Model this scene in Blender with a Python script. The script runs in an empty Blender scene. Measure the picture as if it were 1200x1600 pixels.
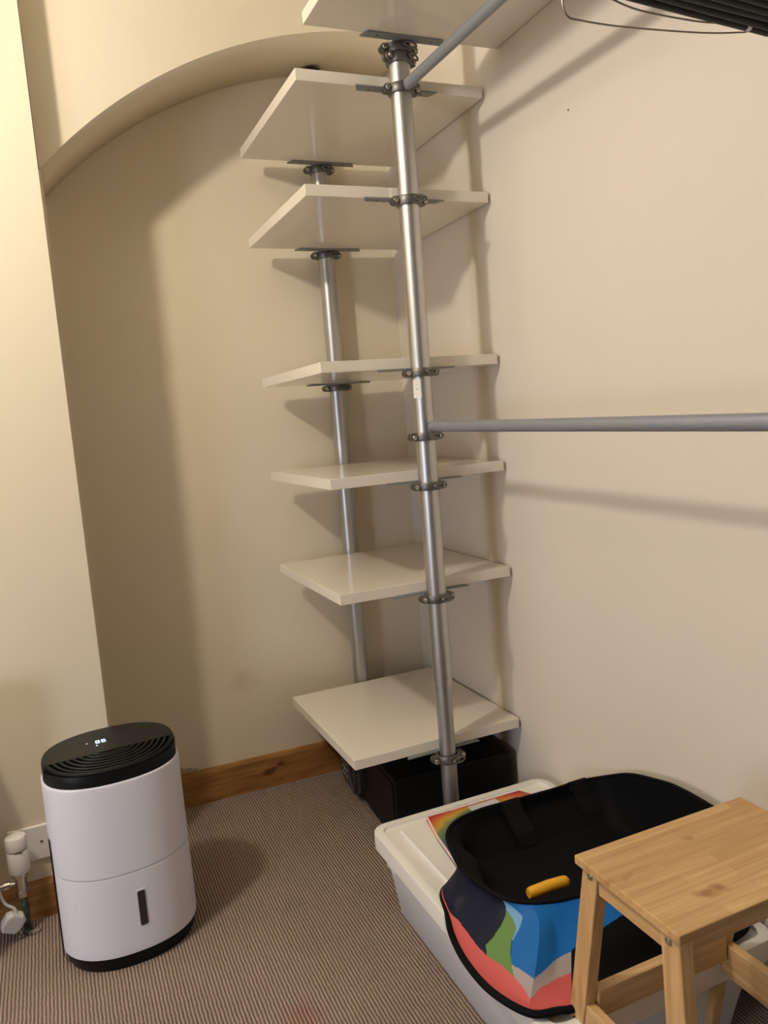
import bpy, bmesh, math, random
from mathutils import Vector, Matrix, Euler

# ------------------------------------------------------------------ camera, light, exposure
SC = bpy.context.scene
COL = SC.collection
cam_d = bpy.data.cameras.new('camera')
cam = bpy.data.objects.new('camera', cam_d)
COL.objects.link(cam)
cam.location = (-1.1382, -2.4399, 1.1784)
cam.rotation_euler = (1.4485, 0.0775, -0.4097)
cam_d.sensor_fit = 'VERTICAL'
cam_d.sensor_height = 24.0
cam_d.lens = 24.0 * 1227.2 / 1600.0
cam_d.clip_start = 0.02
SC.camera = cam

world = bpy.data.worlds.new('world')
SC.world = world
world.use_nodes = True
world.node_tree.nodes['Background'].inputs[0].default_value = (0.9, 0.93, 1.0, 1)
world.node_tree.nodes['Background'].inputs[1].default_value = 0.02

def lamp(name, kind, loc, power, color, **kw):
    d = bpy.data.lights.new(name, kind)
    d.energy = power
    d.color = color
    for k, v in kw.items():
        if k != 'rot':
            setattr(d, k, v)
    o = bpy.data.objects.new(name, d)
    o.location = loc
    if 'rot' in kw:
        o.rotation_euler = kw['rot']
    COL.objects.link(o)
    return o

# the ceiling pendant bulb (out of frame, left) and an added cool fill light at the unseen left wall, no real window
lamp('pendant_bulb_light', 'POINT', (-1.80, -1.26, 2.27), 60.0, (1.0, 0.885, 0.725), shadow_soft_size=0.055)
_d = Vector((-0.6, -0.9, 0.3)) - Vector((-3.36, -2.1, 0.75))
lamp('cool_fill_light', 'AREA', (-3.36, -2.1, 0.75), 30.0, (0.71, 0.80, 1.0), shape='RECTANGLE', size=0.7, size_y=0.7,
     rot=_d.to_track_quat('-Z', 'Y').to_euler())

SC.view_settings.view_transform = 'Standard'
SC.view_settings.look = 'None'
SC.view_settings.exposure = 0.0
SC.view_settings.gamma = 1.0
SC.view_settings.use_curve_mapping = False
SC.cycles.max_bounces = 10
SC.cycles.diffuse_bounces = 6

# ------------------------------------------------------------------ materials
def mat(name, color, rough=0.5, metal=0.0, spec=0.5, **kw):
    m = bpy.data.materials.new(name)
    m.use_nodes = True
    b = m.node_tree.nodes['Principled BSDF']
    b.inputs['Base Color'].default_value = (*color, 1)
    b.inputs['Roughness'].default_value = rough
    b.inputs['Metallic'].default_value = metal
    b.inputs['Specular IOR Level'].default_value = spec
    for k, v in kw.items():
        b.inputs[k].default_value = v
    return m

def nd(m, t, **kw):
    n = m.node_tree.nodes.new(t)
    for k, v in kw.items():
        if hasattr(n, k):
            setattr(n, k, v)
        else:
            n.inputs[k].default_value = v
    return n

def ln(m, a, b):
    m.node_tree.links.new(a, b)

def bsdf(m):
    return m.node_tree.nodes['Principled BSDF']

def coords(m, scale=(1, 1, 1), rot=(0, 0, 0)):
    tc = nd(m, 'ShaderNodeTexCoord')
    mp = nd(m, 'ShaderNodeMapping')
    mp.inputs['Scale'].default_value = scale
    mp.inputs['Rotation'].default_value = rot
    ln(m, tc.outputs['Object'], mp.inputs['Vector'])
    return mp.outputs['Vector']

def ramp(m, fac, stops):
    r = nd(m, 'ShaderNodeValToRGB')
    el = r.color_ramp.elements
    el[0].position, el[0].color = stops[0][0], (*stops[0][1], 1)
    el[1].position, el[1].color = stops[-1][0], (*stops[-1][1], 1)
    for p, c in stops[1:-1]:
        e = el.new(p)
        e.color = (*c, 1)
    ln(m, fac, r.inputs['Fac'])
    return r.outputs['Color']

def noise(m, vec, scale, detail=3, rough=0.5):
    n = nd(m, 'ShaderNodeTexNoise')
    n.inputs['Scale'].default_value = scale
    n.inputs['Detail'].default_value = detail
    n.inputs['Roughness'].default_value = rough
    ln(m, vec, n.inputs['Vector'])
    return n.outputs['Fac']

def bump(m, h, strength, dist):
    b = nd(m, 'ShaderNodeBump')
    b.inputs['Strength'].default_value = strength
    b.inputs['Distance'].default_value = dist
    ln(m, h, b.inputs['Height'])
    ln(m, b.outputs['Normal'], bsdf(m).inputs['Normal'])

def mixc(m, fac, a, b, mode='MIX'):
    n = nd(m, 'ShaderNodeMix', data_type='RGBA', blend_type=mode)
    if isinstance(fac, float):
        n.inputs[0].default_value = fac
    else:
        ln(m, fac, n.inputs[0])
    for s, v in ((6, a), (7, b)):
        if isinstance(v, tuple):
            n.inputs[s].default_value = (*v, 1)
        else:
            ln(m, v, n.inputs[s])
    return n.outputs[2]

def wall_mat(name, color, smudge=None):
    m = mat(name, color, 0.62, spec=0.35)
    v = coords(m)
    c = ramp(m, noise(m, v, 2.3, 4), [(0.3, tuple(x * 0.975 for x in color)), (0.7, color)])
    if smudge:      # a faint scuffed stain on the plaster
        g = nd(m, 'ShaderNodeVectorMath', operation='DISTANCE')
        ln(m, v, g.inputs[0])
        g.inputs[1].default_value = smudge
        ad = nd(m, 'ShaderNodeMath', operation='MULTIPLY_ADD')
        ln(m, noise(m, v, 22, 5), ad.inputs[0])
        ad.inputs[1].default_value = 0.09
        ln(m, g.outputs['Value'], ad.inputs[2])
        f = ramp(m, ad.outputs[0], [(0.055, (0.85, 0.83, 0.82)), (0.10, (1, 1, 1))])
        c = mixc(m, 1.0, c, f, 'MULTIPLY')
    ln(m, c, bsdf(m).inputs['Base Color'])
    bump(m, noise(m, v, 90, 4, 0.6), 0.06, 0.004)
    return m

CREAM = (0.765, 0.692, 0.545)
M = {}
M['wall'] = wall_mat('magnolia_paint', CREAM)
M['wall_back'] = wall_mat('magnolia_paint_scuffed', CREAM, smudge=(-0.63, 0.0, 0.37))
M['wall_right'] = wall_mat('pale_magnolia_paint', (0.715, 0.662, 0.59))
M['ceiling'] = wall_mat('ceiling_paint', (0.80, 0.78, 0.72))
M['wall_far'] = wall_mat('light_absorbing_wall', (0.055, 0.045, 0.04))  # unseen wall behind the camera, colour darkened to cut bounced light
M['plaster_bare'] = mat('bare_plaster', (0.42, 0.34, 0.24), 0.9)
M['shelf'] = mat('white_lacquer', (0.78, 0.73, 0.64), 0.14, spec=0.5)
M['alu'] = mat('brushed_aluminium', (0.56, 0.56, 0.56), 0.40, 1.0)
M['alu_dark'] = mat('anodised_tube', (0.46, 0.465, 0.475), 0.46, 1.0)
M['rail'] = mat('grey_rail_paint', (0.25, 0.275, 0.31), 0.42, 0.3)
M['cast'] = mat('cast_zinc', (0.19, 0.185, 0.175), 0.45, 0.85)
M['plate'] = mat('bracket_zinc', (0.25, 0.27, 0.275), 0.6, 0.3)
M['bolt'] = mat('polished_bolt', (0.50, 0.49, 0.46), 0.25, 1.0)
M['black_void'] = mat('black_recess', (0.006, 0.006, 0.006), 0.8)
M['white_plastic'] = mat('white_plastic', (0.80, 0.80, 0.86), 0.36)
M['white_gloss'] = mat('white_appliance_plastic', (0.76, 0.77, 0.88), 0.33)
M['box_body'] = mat('white_tub_plastic', (0.70, 0.71, 0.77), 0.42)
M['box_lid'] = mat('white_lid_plastic', (0.78, 0.77, 0.74), 0.36)
M['black_plastic'] = mat('black_plastic', (0.005, 0.0055, 0.006), 0.45, spec=0.2)
M['black_satin'] = mat('black_satin_plastic', (0.013, 0.014, 0.0135), 0.42, spec=0.3)
M['tank_glass'] = mat('smoked_window', (0.03, 0.028, 0.03), 0.18)
M['safe'] = mat('black_powder_coat', (0.005, 0.0045, 0.004), 0.55, spec=0.25)
M['safe_panel'] = mat('black_keypad_plastic', (0.028, 0.028, 0.03), 0.32)
M['key_mark'] = mat('grey_key_caps', (0.22, 0.22, 0.22), 0.35)
M['copper'] = mat('tarnished_copper', (0.09, 0.085, 0.07), 0.6, 0.4)
_c = ramp(M['copper'], noise(M['copper'], coords(M['copper']), 60, 4), [(0.4, (0.055, 0.04, 0.03)), (0.6, (0.12, 0.17, 0.14))])
ln(M['copper'], _c, bsdf(M['copper']).inputs['Base Color'])
M['chrome'] = mat('chrome', (0.62, 0.58, 0.52), 0.25, 1.0)
M['socket'] = mat('socket_plastic', (0.82, 0.80, 0.78), 0.35)
M['plug'] = mat('plug_plastic', (0.62, 0.60, 0.56), 0.45)
M['hanger'] = mat('black_hanger_plastic', (0.006, 0.0065, 0.010), 0.55, spec=0.3)
M['wire'] = mat('galvanised_wire', (0.35, 0.31, 0.26), 0.4, 0.9)
M['label'] = mat('paper_label', (0.80, 0.78, 0.78), 0.6)
M['print'] = mat('dark_print', (0.08, 0.07, 0.06), 0.6)
M['bag_black'] = mat('black_nylon', (0.0022, 0.0024, 0.0032), 0.75, spec=0.15)
M['webbing'] = mat('black_webbing', (0.016, 0.016, 0.017), 0.8, spec=0.2)
M['yellow'] = mat('yellow_plastic', (0.78, 0.41, 0.02), 0.45)
M['bolt_slot'] = M['black_void']
M['led'] = mat('display_led', (0.5, 0.7, 1.0), 0.5)
bsdf(M['led']).inputs['Emission Color'].default_value = (0.62, 0.80, 1.0, 1)
bsdf(M['led']).inputs['Emission Strength'].default_value = 2.2
for k, c in dict(bag_navy=(0.008, 0.011, 0.027), bag_coral=(0.56, 0.105, 0.105), bag_green=(0.125, 0.24, 0.066),
                 bag_light=(0.17, 0.36, 0.60), bag_blue=(0.004, 0.125, 0.42), bag_grey=(0.36, 0.31, 0.30)).items():
    M[k] = mat(k + '_ripstop', c, 0.55, spec=0.22)
    bump(M[k], noise(M[k], coords(M[k]), 38, 3), 0.25, 0.004)

def alu_tube(m):     # fine lengthwise brushing
    v = coords(m, (400, 400, 3))
    c = noise(m, v, 1.0, 2)
    bump(m, c, 0.02, 0.0004)
alu_tube(M['alu'])

def carpet():
    m = mat('ribbed_carpet', (0.2, 0.15, 0.12), 0.95, spec=0.1)
    v = coords(m)
    nz = nd(m, 'ShaderNodeTexNoise')
    nz.inputs['Scale'].default_value = 45
    nz.inputs['Detail'].default_value = 3
    ln(m, v, nz.inputs['Vector'])
    sx = nd(m, 'ShaderNodeSeparateXYZ')
    ln(m, v, sx.inputs[0])
    off = nd(m, 'ShaderNodeMath', operation='MULTIPLY_ADD')
    ln(m, nz.outputs['Fac'], off.inputs[0])
    off.inputs[1].default_value = 0.0040
    ln(m, sx.outputs['X'], off.inputs[2])
    fr = nd(m, 'ShaderNodeMath', operation='MULTIPLY')
    ln(m, off.outputs[0], fr.inputs[0])
    fr.inputs[1].default_value = 2 * math.pi / 0.0076
    sn = nd(m, 'ShaderNodeMath', operation='SINE')
    ln(m, fr.outputs[0], sn.inputs[0])
    rib = nd(m, 'ShaderNodeMath', operation='MULTIPLY_ADD')
    ln(m, sn.outputs[0], rib.inputs[0])
    rib.inputs[1].default_value = 0.5
    rib.inputs[2].default_value = 0.5
    fine = noise(m, coords(m, (1, 0.45, 1)), 330, 3, 0.7)
    add = nd(m, 'ShaderNodeMath', operation='MULTIPLY_ADD')
    ln(m, fine, add.inputs[0])
    add.inputs[1].default_value = 0.9
    ln(m, rib.outputs[0], add.inputs[2])
    c = ramp(m, add.outputs[0], [(0.25, (0.105, 0.072, 0.056)), (0.8, (0.235, 0.178, 0.145)), (1.0, (0.40, 0.315, 0.26))])
    big = ramp(m, noise(m, v, 3.2, 3), [(0.35, (0.90, 0.89, 0.88)), (0.65, (1.0, 1.0, 1.0))])
    c = mixc(m, 1.0, c, big, 'MULTIPLY')
    # faint reddish spill stains
    for (x, y, r) in ((-0.80, -1.02, 0.055), (-0.76, -1.16, 0.04)):
        g = nd(m, 'ShaderNodeVectorMath', operation='DISTANCE')
        ln(m, v, g.inputs[0])
        g.inputs[1].default_value = (x, y, 0)
        f = ramp(m, g.outputs['Value'], [(r * 0.3, (1.0, 0.80, 0.78)), (r, (1, 1, 1))])
        c = mixc(m, 1.0, c, f, 'MULTIPLY')
    ln(m, c, bsdf(m).inputs['Base Color'])
    bump(m, add.outputs[0], 0.7, 0.0035)
    return m
M['carpet'] = carpet()

def pine():
    m = mat('stained_pine', (0.3, 0.14, 0.05), 0.42)
    v = coords(m, (1.0, 1.0, 9.0))
    g = noise(m, v, 7.0, 6, 0.6)
    c = ramp(m, g, [(0.3, (0.20, 0.082, 0.022)), (0.5, (0.33, 0.155, 0.045)), (0.7, (0.42, 0.21, 0.07))])
    vv = coords(m)
    for (x, z, r) in ((-0.590, 0.052, 0.016), (-0.570, 0.060, 0.007), (-0.548, 0.070, 0.011)):
        g2 = nd(m, 'ShaderNodeVectorMath', operation='DISTANCE')
        mp = nd(m, 'ShaderNodeMapping')
        mp.inputs['Location'].default_value = (0, 0, 0)
        mp.inputs['Scale'].default_value = (0.6, 0.0, 1)
        ln(m, vv, mp.inputs['Vector'])
        ln(m, mp.outputs[0], g2.inputs[0])
        g2.inputs[1].default_value = (x * 0.6, 0, z)
        f = ramp(m, g2.outputs['Value'], [(r * 0.3, (0.28, 0.22, 0.18)), (r * 0.75, (0.75, 0.66, 0.6)), (r, (1, 1, 1))])
        c = mixc(m, 1.0, c, f, 'MULTIPLY')
    ln(m, c, bsdf(m).inputs['Base Color'])
    return m
M['pine'] = pine()

def bamboo(name, axis, strips=True):
    m = mat(name, (0.5, 0.3, 0.13), 0.38)
    rot = {'x': (0, 0, 0), 'y': (0, 0, math.pi / 2), 'z': (0, math.pi / 2, 0)}[axis]
    v = coords(m, (1, 1, 1), rot)
    sc = nd(m, 'ShaderNodeMapping')
    sc.inputs['Scale'].default_value = (2.2, 38, 38)
    ln(m, v, sc.inputs['Vector'])
    g = noise(m, sc.outputs[0], 2.6, 5, 0.6)
    c = ramp(m, g, [(0.25, (0.44, 0.262, 0.105)), (0.5, (0.57, 0.365, 0.165)), (0.75, (0.68, 0.465, 0.235))])
    if strips:
        br = nd(m, 'ShaderNodeTexBrick')
        br.inputs['Scale'].default_value = 1.0
        br.inputs['Brick Width'].default_value = 0.21
        br.inputs['Row Height'].default_value = 0.0195
        br.inputs['Mortar Size'].default_value = 0.0003
        br.inputs['Color1'].default_value = (0.80, 0.755, 0.69, 1)
        br.inputs['Color2'].default_value = (1.0, 1.0, 1.0, 1)
        br.inputs['Mortar'].default_value = (0.72, 0.66, 0.58, 1)
        br.offset = 0.37
        ln(m, v, br.inputs['Vector'])
        c = mixc(m, 1.0, c, br.outputs['Color'], 'MULTIPLY')
    # bamboo nodes: short darker ticks across the grain
    s2 = nd(m, 'ShaderNodeMapping')
    s2.inputs['Scale'].default_value = (26, 34, 34)
    ln(m, v, s2.inputs['Vector'])
    f = ramp(m, noise(m, s2.outputs[0], 0.55, 2), [(0.68, (1, 1, 1)), (0.76, (0.62, 0.50, 0.40))])
    c = mixc(m, 1.0, c, f, 'MULTIPLY')
    ln(m, c, bsdf(m).inputs['Base Color'])
    return m
M['bam_x'] = bamboo('bamboo_top', 'x')
M['bam_y'] = bamboo('bamboo_rail', 'y', False)
M['bam_z'] = bamboo('bamboo_leg', 'z', False)
M['bam_xr'] = bamboo('bamboo_long_rail', 'x', False)

def pouch_mat():
    m = mat('rainbow_print', (0.5, 0.2, 0.1), 0.2)
    v = coords(m, (1, 1, 0))
    nz = nd(m, 'ShaderNodeTexNoise')
    nz.inputs['Scale'].default_value = 9
    ln(m, v, nz.inputs['Vector'])
    g = nd(m, 'ShaderNodeVectorMath', operation='DISTANCE')
    ln(m, v, g.inputs[0])
    g.inputs[1].default_value = (0.0, -0.085, 0)
    a = nd(m, 'ShaderNodeMath', operation='MULTIPLY_ADD')
    ln(m, nz.outputs['Fac'], a.inputs[0])
    a.inputs[1].default_value = 0.05
    ln(m, g.outputs['Value'], a.inputs[2])
    s = nd(m, 'ShaderNodeMath', operation='MULTIPLY_ADD')
    ln(m, a.outputs[0], s.inputs[0])
    s.inputs[1].default_value = 8.0
    s.inputs[2].default_value = -1.34
    c = ramp(m, s.outputs[0], [(0.0, (0.40, 0.10, 0.10)), (0.10, (0.10, 0.10, 0.16)), (0.30, (0.06, 0.09, 0.15)), (0.42, (0.09, 0.16, 0.10)), (0.55, (0.17, 0.20, 0.07)),
                               (0.64, (0.50, 0.32, 0.03)), (0.76, (0.55, 0.13, 0.03)), (0.88, (0.42, 0.03, 0.03)), (1.0, (0.30, 0.02, 0.03))])
    ln(m, c, bsdf(m).inputs['Base Color'])
    return m
M['pouch'] = pouch_mat()
M['clear_film'] = mat('clear_film_edge', (0.75, 0.55, 0.55), 0.12)

# ------------------------------------------------------------------ mesh helpers (all in world coordinates)
def box(bm, x0, x1, y0, y1, z0, z1, mi=0):
    v = [bm.verts.new((x, y, z)) for x in (x0, x1) for y in (y0, y1) for z in (z0, z1)]
    for f in ((0, 1, 3, 2), (4, 6, 7, 5), (0, 4, 5, 1), (2, 3, 7, 6), (0, 2, 6, 4), (1, 5, 7, 3)):
        fc = bm.faces.new([v[i] for i in f])
        fc.material_index = mi
    return v

def hexa(bm, pts):      # 8 points: bottom ring 4, top ring 4
    v = [bm.verts.new(p) for p in pts]
    for f in ((3, 2, 1, 0), (4, 5, 6, 7), (0, 1, 5, 4), (1, 2, 6, 5), (2, 3, 7, 6), (3, 0, 4, 7)):
        bm.faces.new([v[i] for i in f])

def prism(bm, pts, z0, z1):
    a = [bm.verts.new((p[0], p[1], z0)) for p in pts]
    b = [bm.verts.new((p[0], p[1], z1)) for p in pts]
    n = len(pts)
    bm.faces.new(list(reversed(a)))
    bm.faces.new(b)
    for i in range(n):
        bm.faces.new((a[i], a[(i + 1) % n], b[(i + 1) % n], b[i]))

def frame_of(d):
    d = Vector(d).normalized()
    up = Vector((0, 0, 1)) if abs(d.z) < 0.9 else Vector((1, 0, 0))
    s = d.cross(up).normalized()
    return s, d.cross(s).normalized()

def tube(bm, pts, r, seg=20, closed=False, sq=1.0, cap=True):
    pts = [Vector(p) for p in pts]
    n = len(pts)
    rs = r if isinstance(r, (list, tuple)) else [r] * n
    rings = []
    prev = None
    for i, p in enumerate(pts):
        if closed:
            d = pts[(i + 1) % n] - pts[i - 1]
        else:
            d = pts[min(i + 1, n - 1)] - pts[max(i - 1, 0)]
        d.normalize()
        if prev is None:
            s, u = frame_of(d)
        else:
            s = (prev - d * prev.dot(d)).normalized()
            u = d.cross(s)
        prev = s
        rings.append([bm.verts.new(p + s * math.cos(2 * math.pi * k / seg) * rs[i] + u * math.sin(2 * math.pi * k / seg) * rs[i] * sq)
                      for k in range(seg)])
    m = n if closed else n - 1
    for i in range(m):
        a, b = rings[i], rings[(i + 1) % n]
        off = 0
        if closed and i == n - 1:
            best = min(range(seg), key=lambda o: sum((a[k].co - b[(k + o) % seg].co).length for k in range(seg)))
            off = best
        for k in range(seg):
            bm.faces.new((a[k], a[(k + 1) % seg], b[(k + 1 + off) % seg], b[(k + off) % seg]))
    if cap and not closed:
        bm.faces.new(list(reversed(rings[0])))
        bm.faces.new(rings[-1])

def lathe(bm, c, prof, seg=32, axis='z'):       # prof: list of (radius, height)
    rings = []
    for r, h in prof:
        ring = []
        for k in range(seg):
            a = 2 * math.pi * k / seg
            if axis == 'z':
                p = (c[0] + r * math.cos(a), c[1] + r * math.sin(a), c[2] + h)
            elif axis == 'y':
                p = (c[0] + r * math.cos(a), c[1] + h, c[2] + r * math.sin(a))
            else:
                p = (c[0] + h, c[1] + r * math.cos(a), c[2] + r * math.sin(a))
            ring.append(bm.verts.new(p))
        rings.append(ring)
    for a, b in zip(rings, rings[1:]):
        for k in range(seg):
            bm.faces.new((a[k], a[(k + 1) % seg], b[(k + 1) % seg], b[k]))
    bm.faces.new(list(reversed(rings[0])))
    bm.faces.new(rings[-1])

def catmull(pts, sub=6, closed=True):
    pts = [Vector(p) for p in pts]
    n = len(pts)
    out = []
    for i in range(n if closed else n - 1):
        if closed:
            p0, p1, p2, p3 = pts[i - 1], pts[i], pts[(i + 1) % n], pts[(i + 2) % n]
        else:
            p0, p1, p2, p3 = pts[max(i - 1, 0)], pts[i], pts[i + 1], pts[min(i + 2, n - 1)]
        for k in range(sub):
            t = k / sub
            out.append(0.5 * ((2 * p1) + (p2 - p0) * t + (2 * p0 - 5 * p1 + 4 * p2 - p3) * t * t + (3 * p1 - p0 - 3 * p2 + p3) * t ** 3))
    if not closed:
        out.append(pts[-1])
    return out

def rrect(x0, x1, y0, y1, r, seg=6):
    out = []
    for cx, cy, a0 in ((x1 - r, y1 - r, 0), (x0 + r, y1 - r, 90), (x0 + r, y0 + r, 180), (x1 - r, y0 + r, 270)):
        for k in range(seg + 1):
            a = math.radians(a0 + 90 * k / seg)
            out.append((cx + r * math.cos(a), cy + r * math.sin(a)))
    return out

def loft(bm, rings, cap0=True, cap1=True, closed=True, mi=0):
    vr = [[bm.verts.new(p) for p in r] for r in rings]
    n = len(vr[0])
    for a, b in zip(vr, vr[1:]):
        for k in range(n if closed else n - 1):
            f = bm.faces.new((a[k], a[(k + 1) % n], b[(k + 1) % n], b[k]))
            f.material_index = mi
    if cap0:
        bm.faces.new(list(reversed(vr[0]))).material_index = mi
    if cap1:
        bm.faces.new(vr[-1]).material_index = mi
    return vr

def obj(name, bm, m, parent=None, bevel=0, smooth=False, seg=2, angle=35, label=None):
    bmesh.ops.recalc_face_normals(bm, faces=bm.faces)
    me = bpy.data.meshes.new(name)
    base = parent['_base'] if parent is not None and '_base' in parent else (0, 0, 0)
    bmesh.ops.translate(bm, verts=bm.verts, vec=-Vector(base))
    bm.to_mesh(me)
    bm.free()
    for k in (m if isinstance(m, (list, tuple)) else [m]):
        me.materials.append(k)
    o = bpy.data.objects.new(name, me)
    COL.objects.link(o)
    if parent is not None:
        o.parent = parent
        o['_base'] = base
    if smooth:
        me.shade_smooth()
    if bevel:
        md = o.modifiers.new('bevel', 'BEVEL')
        md.width = bevel
        md.segments = seg
        md.limit_method = 'ANGLE'
        md.angle_limit = math.radians(angle)
        md.harden_normals = False
    if smooth:
        e = o.modifiers.new('edges', 'EDGE_SPLIT')
        e.split_angle = math.radians(38)
    if label:
        o['label'] = label
    return o

def thing(name, label, cat, base, group=None):
    o = bpy.data.objects.new(name, None)
    o.empty_display_size = 0.05
    COL.objects.link(o)
    o.location = base
    o['_base'] = tuple(base)
    o['label'] = label
    o['category'] = cat
    if group:
        o['group'] = group
    return o

def tag(o, label, cat, group=None):
    o['label'] = label
    o['category'] = cat
    if group:
        o['group'] = group
    return o

def struct(name, bm, m, bevel=0, smooth=False, **kw):
    o = obj(name, bm, m, None, bevel, smooth, **kw)
    o['kind'] = 'structure'
    return o

def B():
    return bmesh.new()

# ------------------------------------------------------------------ the room
XL, YF, H = -3.4, -3.3, 2.62
PIER_X, PIER_Y, ARCH_Y = -1.072, -0.365, -0.285
bm = B(); box(bm, XL - .1, 0.1, YF - .1, 0.15, -0.1, 0.0); struct('floor', bm, M['carpet'])
bm = B(); box(bm, XL - .1, 0.1, YF - .1, 0.15, H, H + 0.1); struct('ceiling', bm, M['ceiling'])
bm = B(); box(bm, 0.0, 0.1, YF, 0.15, 0, H); struct('wall_right', bm, M['wall_right'])
# alcove back wall, very slightly out of square with the right-hand wall
bm = B(); prism(bm, [(-1.12, 0.024), (0.0, 0.0), (0.0, 0.15), (-1.12, 0.15)], 0, H); struct('wall_back', bm, M['wall_back'])
bm = B(); box(bm, XL, PIER_X, PIER_Y, 0.15, 0, H); struct('wall_pier', bm, M['wall'])
bm = B(); box(bm, XL - .1, XL, YF, PIER_Y, 0, H); struct('wall_left', bm, M['wall'])
bm = B(); box(bm, XL, 0.0, YF - .1, YF, 0, H); struct('wall_front', bm, M['wall_far'])

# arched wall over the alcove: segmental arch, soffit runs back to the alcove wall
bm = B()
cx, cz, R = -0.099, 0.9196, 1.3345
arc = []
a0 = math.atan2(1.835 - cz, -1.066 - cx)
a1 = math.acos((0.0 - cx) / R)
N = 48
for k in range(N + 1):
    a = a0 + (a1 - a0) * k / N
    arc.append((cx + R * math.cos(a), cz + R * math.sin(a)))
front, back, ft, bt = [], [], [], []
for x, z in arc:
    front.append(bm.verts.new((x, ARCH_Y, z)))
    back.append(bm.verts.new((x, 0.02, z)))
    ft.append(bm.verts.new((x, ARCH_Y, H)))
    bt.append(bm.verts.new((x, 0.02, H)))
for k in range(N):
    bm.faces.new((front[k], front[k + 1], ft[k + 1], ft[k]))
    f = bm.faces.new((front[k], back[k], back[k + 1], front[k + 1]))
    f.smooth = True
    bm.faces.new((ft[k], ft[k + 1], bt[k + 1], bt[k]))
    bm.faces.new((back[k], bt[k], bt[k + 1], back[k + 1]))
bm.faces.new((front[0], ft[0], bt[0], back[0]))
bm.faces.new((front[-1], back[-1], bt[-1], ft[-1]))
struct('wall_arch', bm, M['wall'])
# jamb of the alcove beneath the arch spring
bm = B(); box(bm, PIER_X, -1.062, ARCH_Y, 0.03, 0, 1.842); struct('wall_alcove_side', bm, M['wall'])

# skirting boards
def skirt(bm, p, q, h=0.105, t=0.02):
    p, q = Vector((*p, 0)), Vector((*q, 0))
    d = (q - p).normalized()
    n = Vector((d.y, -d.x, 0))
    pr = [(0, 0), (t, 0), (t, h - 0.008), (t - 0.004, h), (0, h)]
    rings = [[c + n * a + Vector((0, 0, b)) for a, b in pr] for c in (p, q)]
    loft(bm, rings)
bm = B(); skirt(bm, (-1.061, 0.0225), (-0.002, -0.0005)); struct('baseboard_back', bm, M['pine'])
bm = B(); skirt(bm, (XL + .01, PIER_Y - 0.0005), (PIER_X, PIER_Y - 0.0005), 0.092); struct('baseboard_left', bm, M['pine'])
# chipped plaster above the skirting
bm = B()
pts = [(-0.880, 0.104), (-0.862, 0.128), (-0.852, 0.119), (-0.836, 0.120), (-0.822, 0.113), (-0.812, 0.113), (-0.806, 0.104)]
a = [bm.verts.new((x, 0.0188 + (x + 0.86) * -0.0214 - 0.0012, z)) for x, z in pts]
b = [bm.verts.new((x, 0.0188 + (x + 0.86) * -0.0214 + 0.004, z)) for x, z in pts]
bm.faces.new(a); bm.faces.new(list(reversed(b)))
for i in range(len(pts)):
    j = (i + 1) % len(pts)
    bm.faces.new((a[i], b[i], b[j], a[j]))
struct('trim_1', bm, M['plaster_bare'])['label'] = 'chipped bare plaster patch above the alcove skirting'

# ------------------------------------------------------------------ the shelving system
SX0, SX1 = -0.506, -0.0095
SYB, SYF = -0.074, -0.6235
T = 0.027
PF = (-0.2535, -0.6536)
PB = (-0.254, -0.044)
unit = thing('shelving_unit', 'floor-to-ceiling alcove shelving with two round aluminium posts, seven white shelves and grey hanging rails',
             'shelving unit', (-0.2535, -0.6536, 0.0))
def post(x, y, zj, ztop, label):
    bm = B()
    lathe(bm, (x, y, 0), [(0.0215, 0.014), (0.0215, zj)], 40)
    o = obj('post', bm, M['alu_dark'], unit, smooth=True, label=label)
    bm = B()
    lathe(bm, (x, y, 0), [(0.0252, zj), (0.0254, zj + .004), (0.0254, ztop - .012)], 40)
    obj('upper_tube', bm, M['alu'], o, smooth=True)
    bm = B()
    lathe(bm, (x, y, 0), [(0.032, 0.0), (0.032, 0.004), (0.026, 0.016), (0.0222, 0.018)], 32)
    obj('foot', bm, M['black_plastic'], o, smooth=True)
    bm = B()
    lathe(bm, (x, y, 0), [(0.0262, ztop - .016), (0.032, ztop - .008), (0.032, ztop)], 32)
    obj('top_pad', bm, M['black_plastic'], o, smooth=True)
    return o
fp = post(*PF, 0.469, H, 'front aluminium post standing before the shelves')
bp_ = post(*PB, 0.15, 2.236, 'rear aluminium post between the shelves and the alcove wall')
post(-0.25, -1.815, 0.469, H, 'nearest aluminium post at the end of the rails')
# paper sticker on the front post
bm = B()
seg = 8
for k in range(seg):
    aa, bb = [math.radians(-172 + 52 * (k + t) / seg) for t in (0, 1)]
    q = [bm.verts.new((PF[0] + 0.0259 * math.cos(t), PF[1] + 0.0259 * math.sin(t), z)) for t, z in ((aa, 1.215), (bb, 1.215), (bb, 1.262), (aa, 1.262))]
    bm.faces.new(q)
for z0, z1, w in ((1.236, 1.2375, 12), (1.246, 1.2475, 5)):
    aa, bb = math.radians(-150), math.radians(-150 + w)
    q = [bm.verts.new((PF[0] + 0.0261 * math.cos(t), PF[1] + 0.0261 * math.sin(t), z)) for t, z in ((aa, z0), (bb, z0), (bb, z1), (aa, z1))]
    bm.faces.new(q).material_index = 1
obj('sticker', bm, [M['label'], M['print']], fp, label='small white paper sticker')

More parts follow.
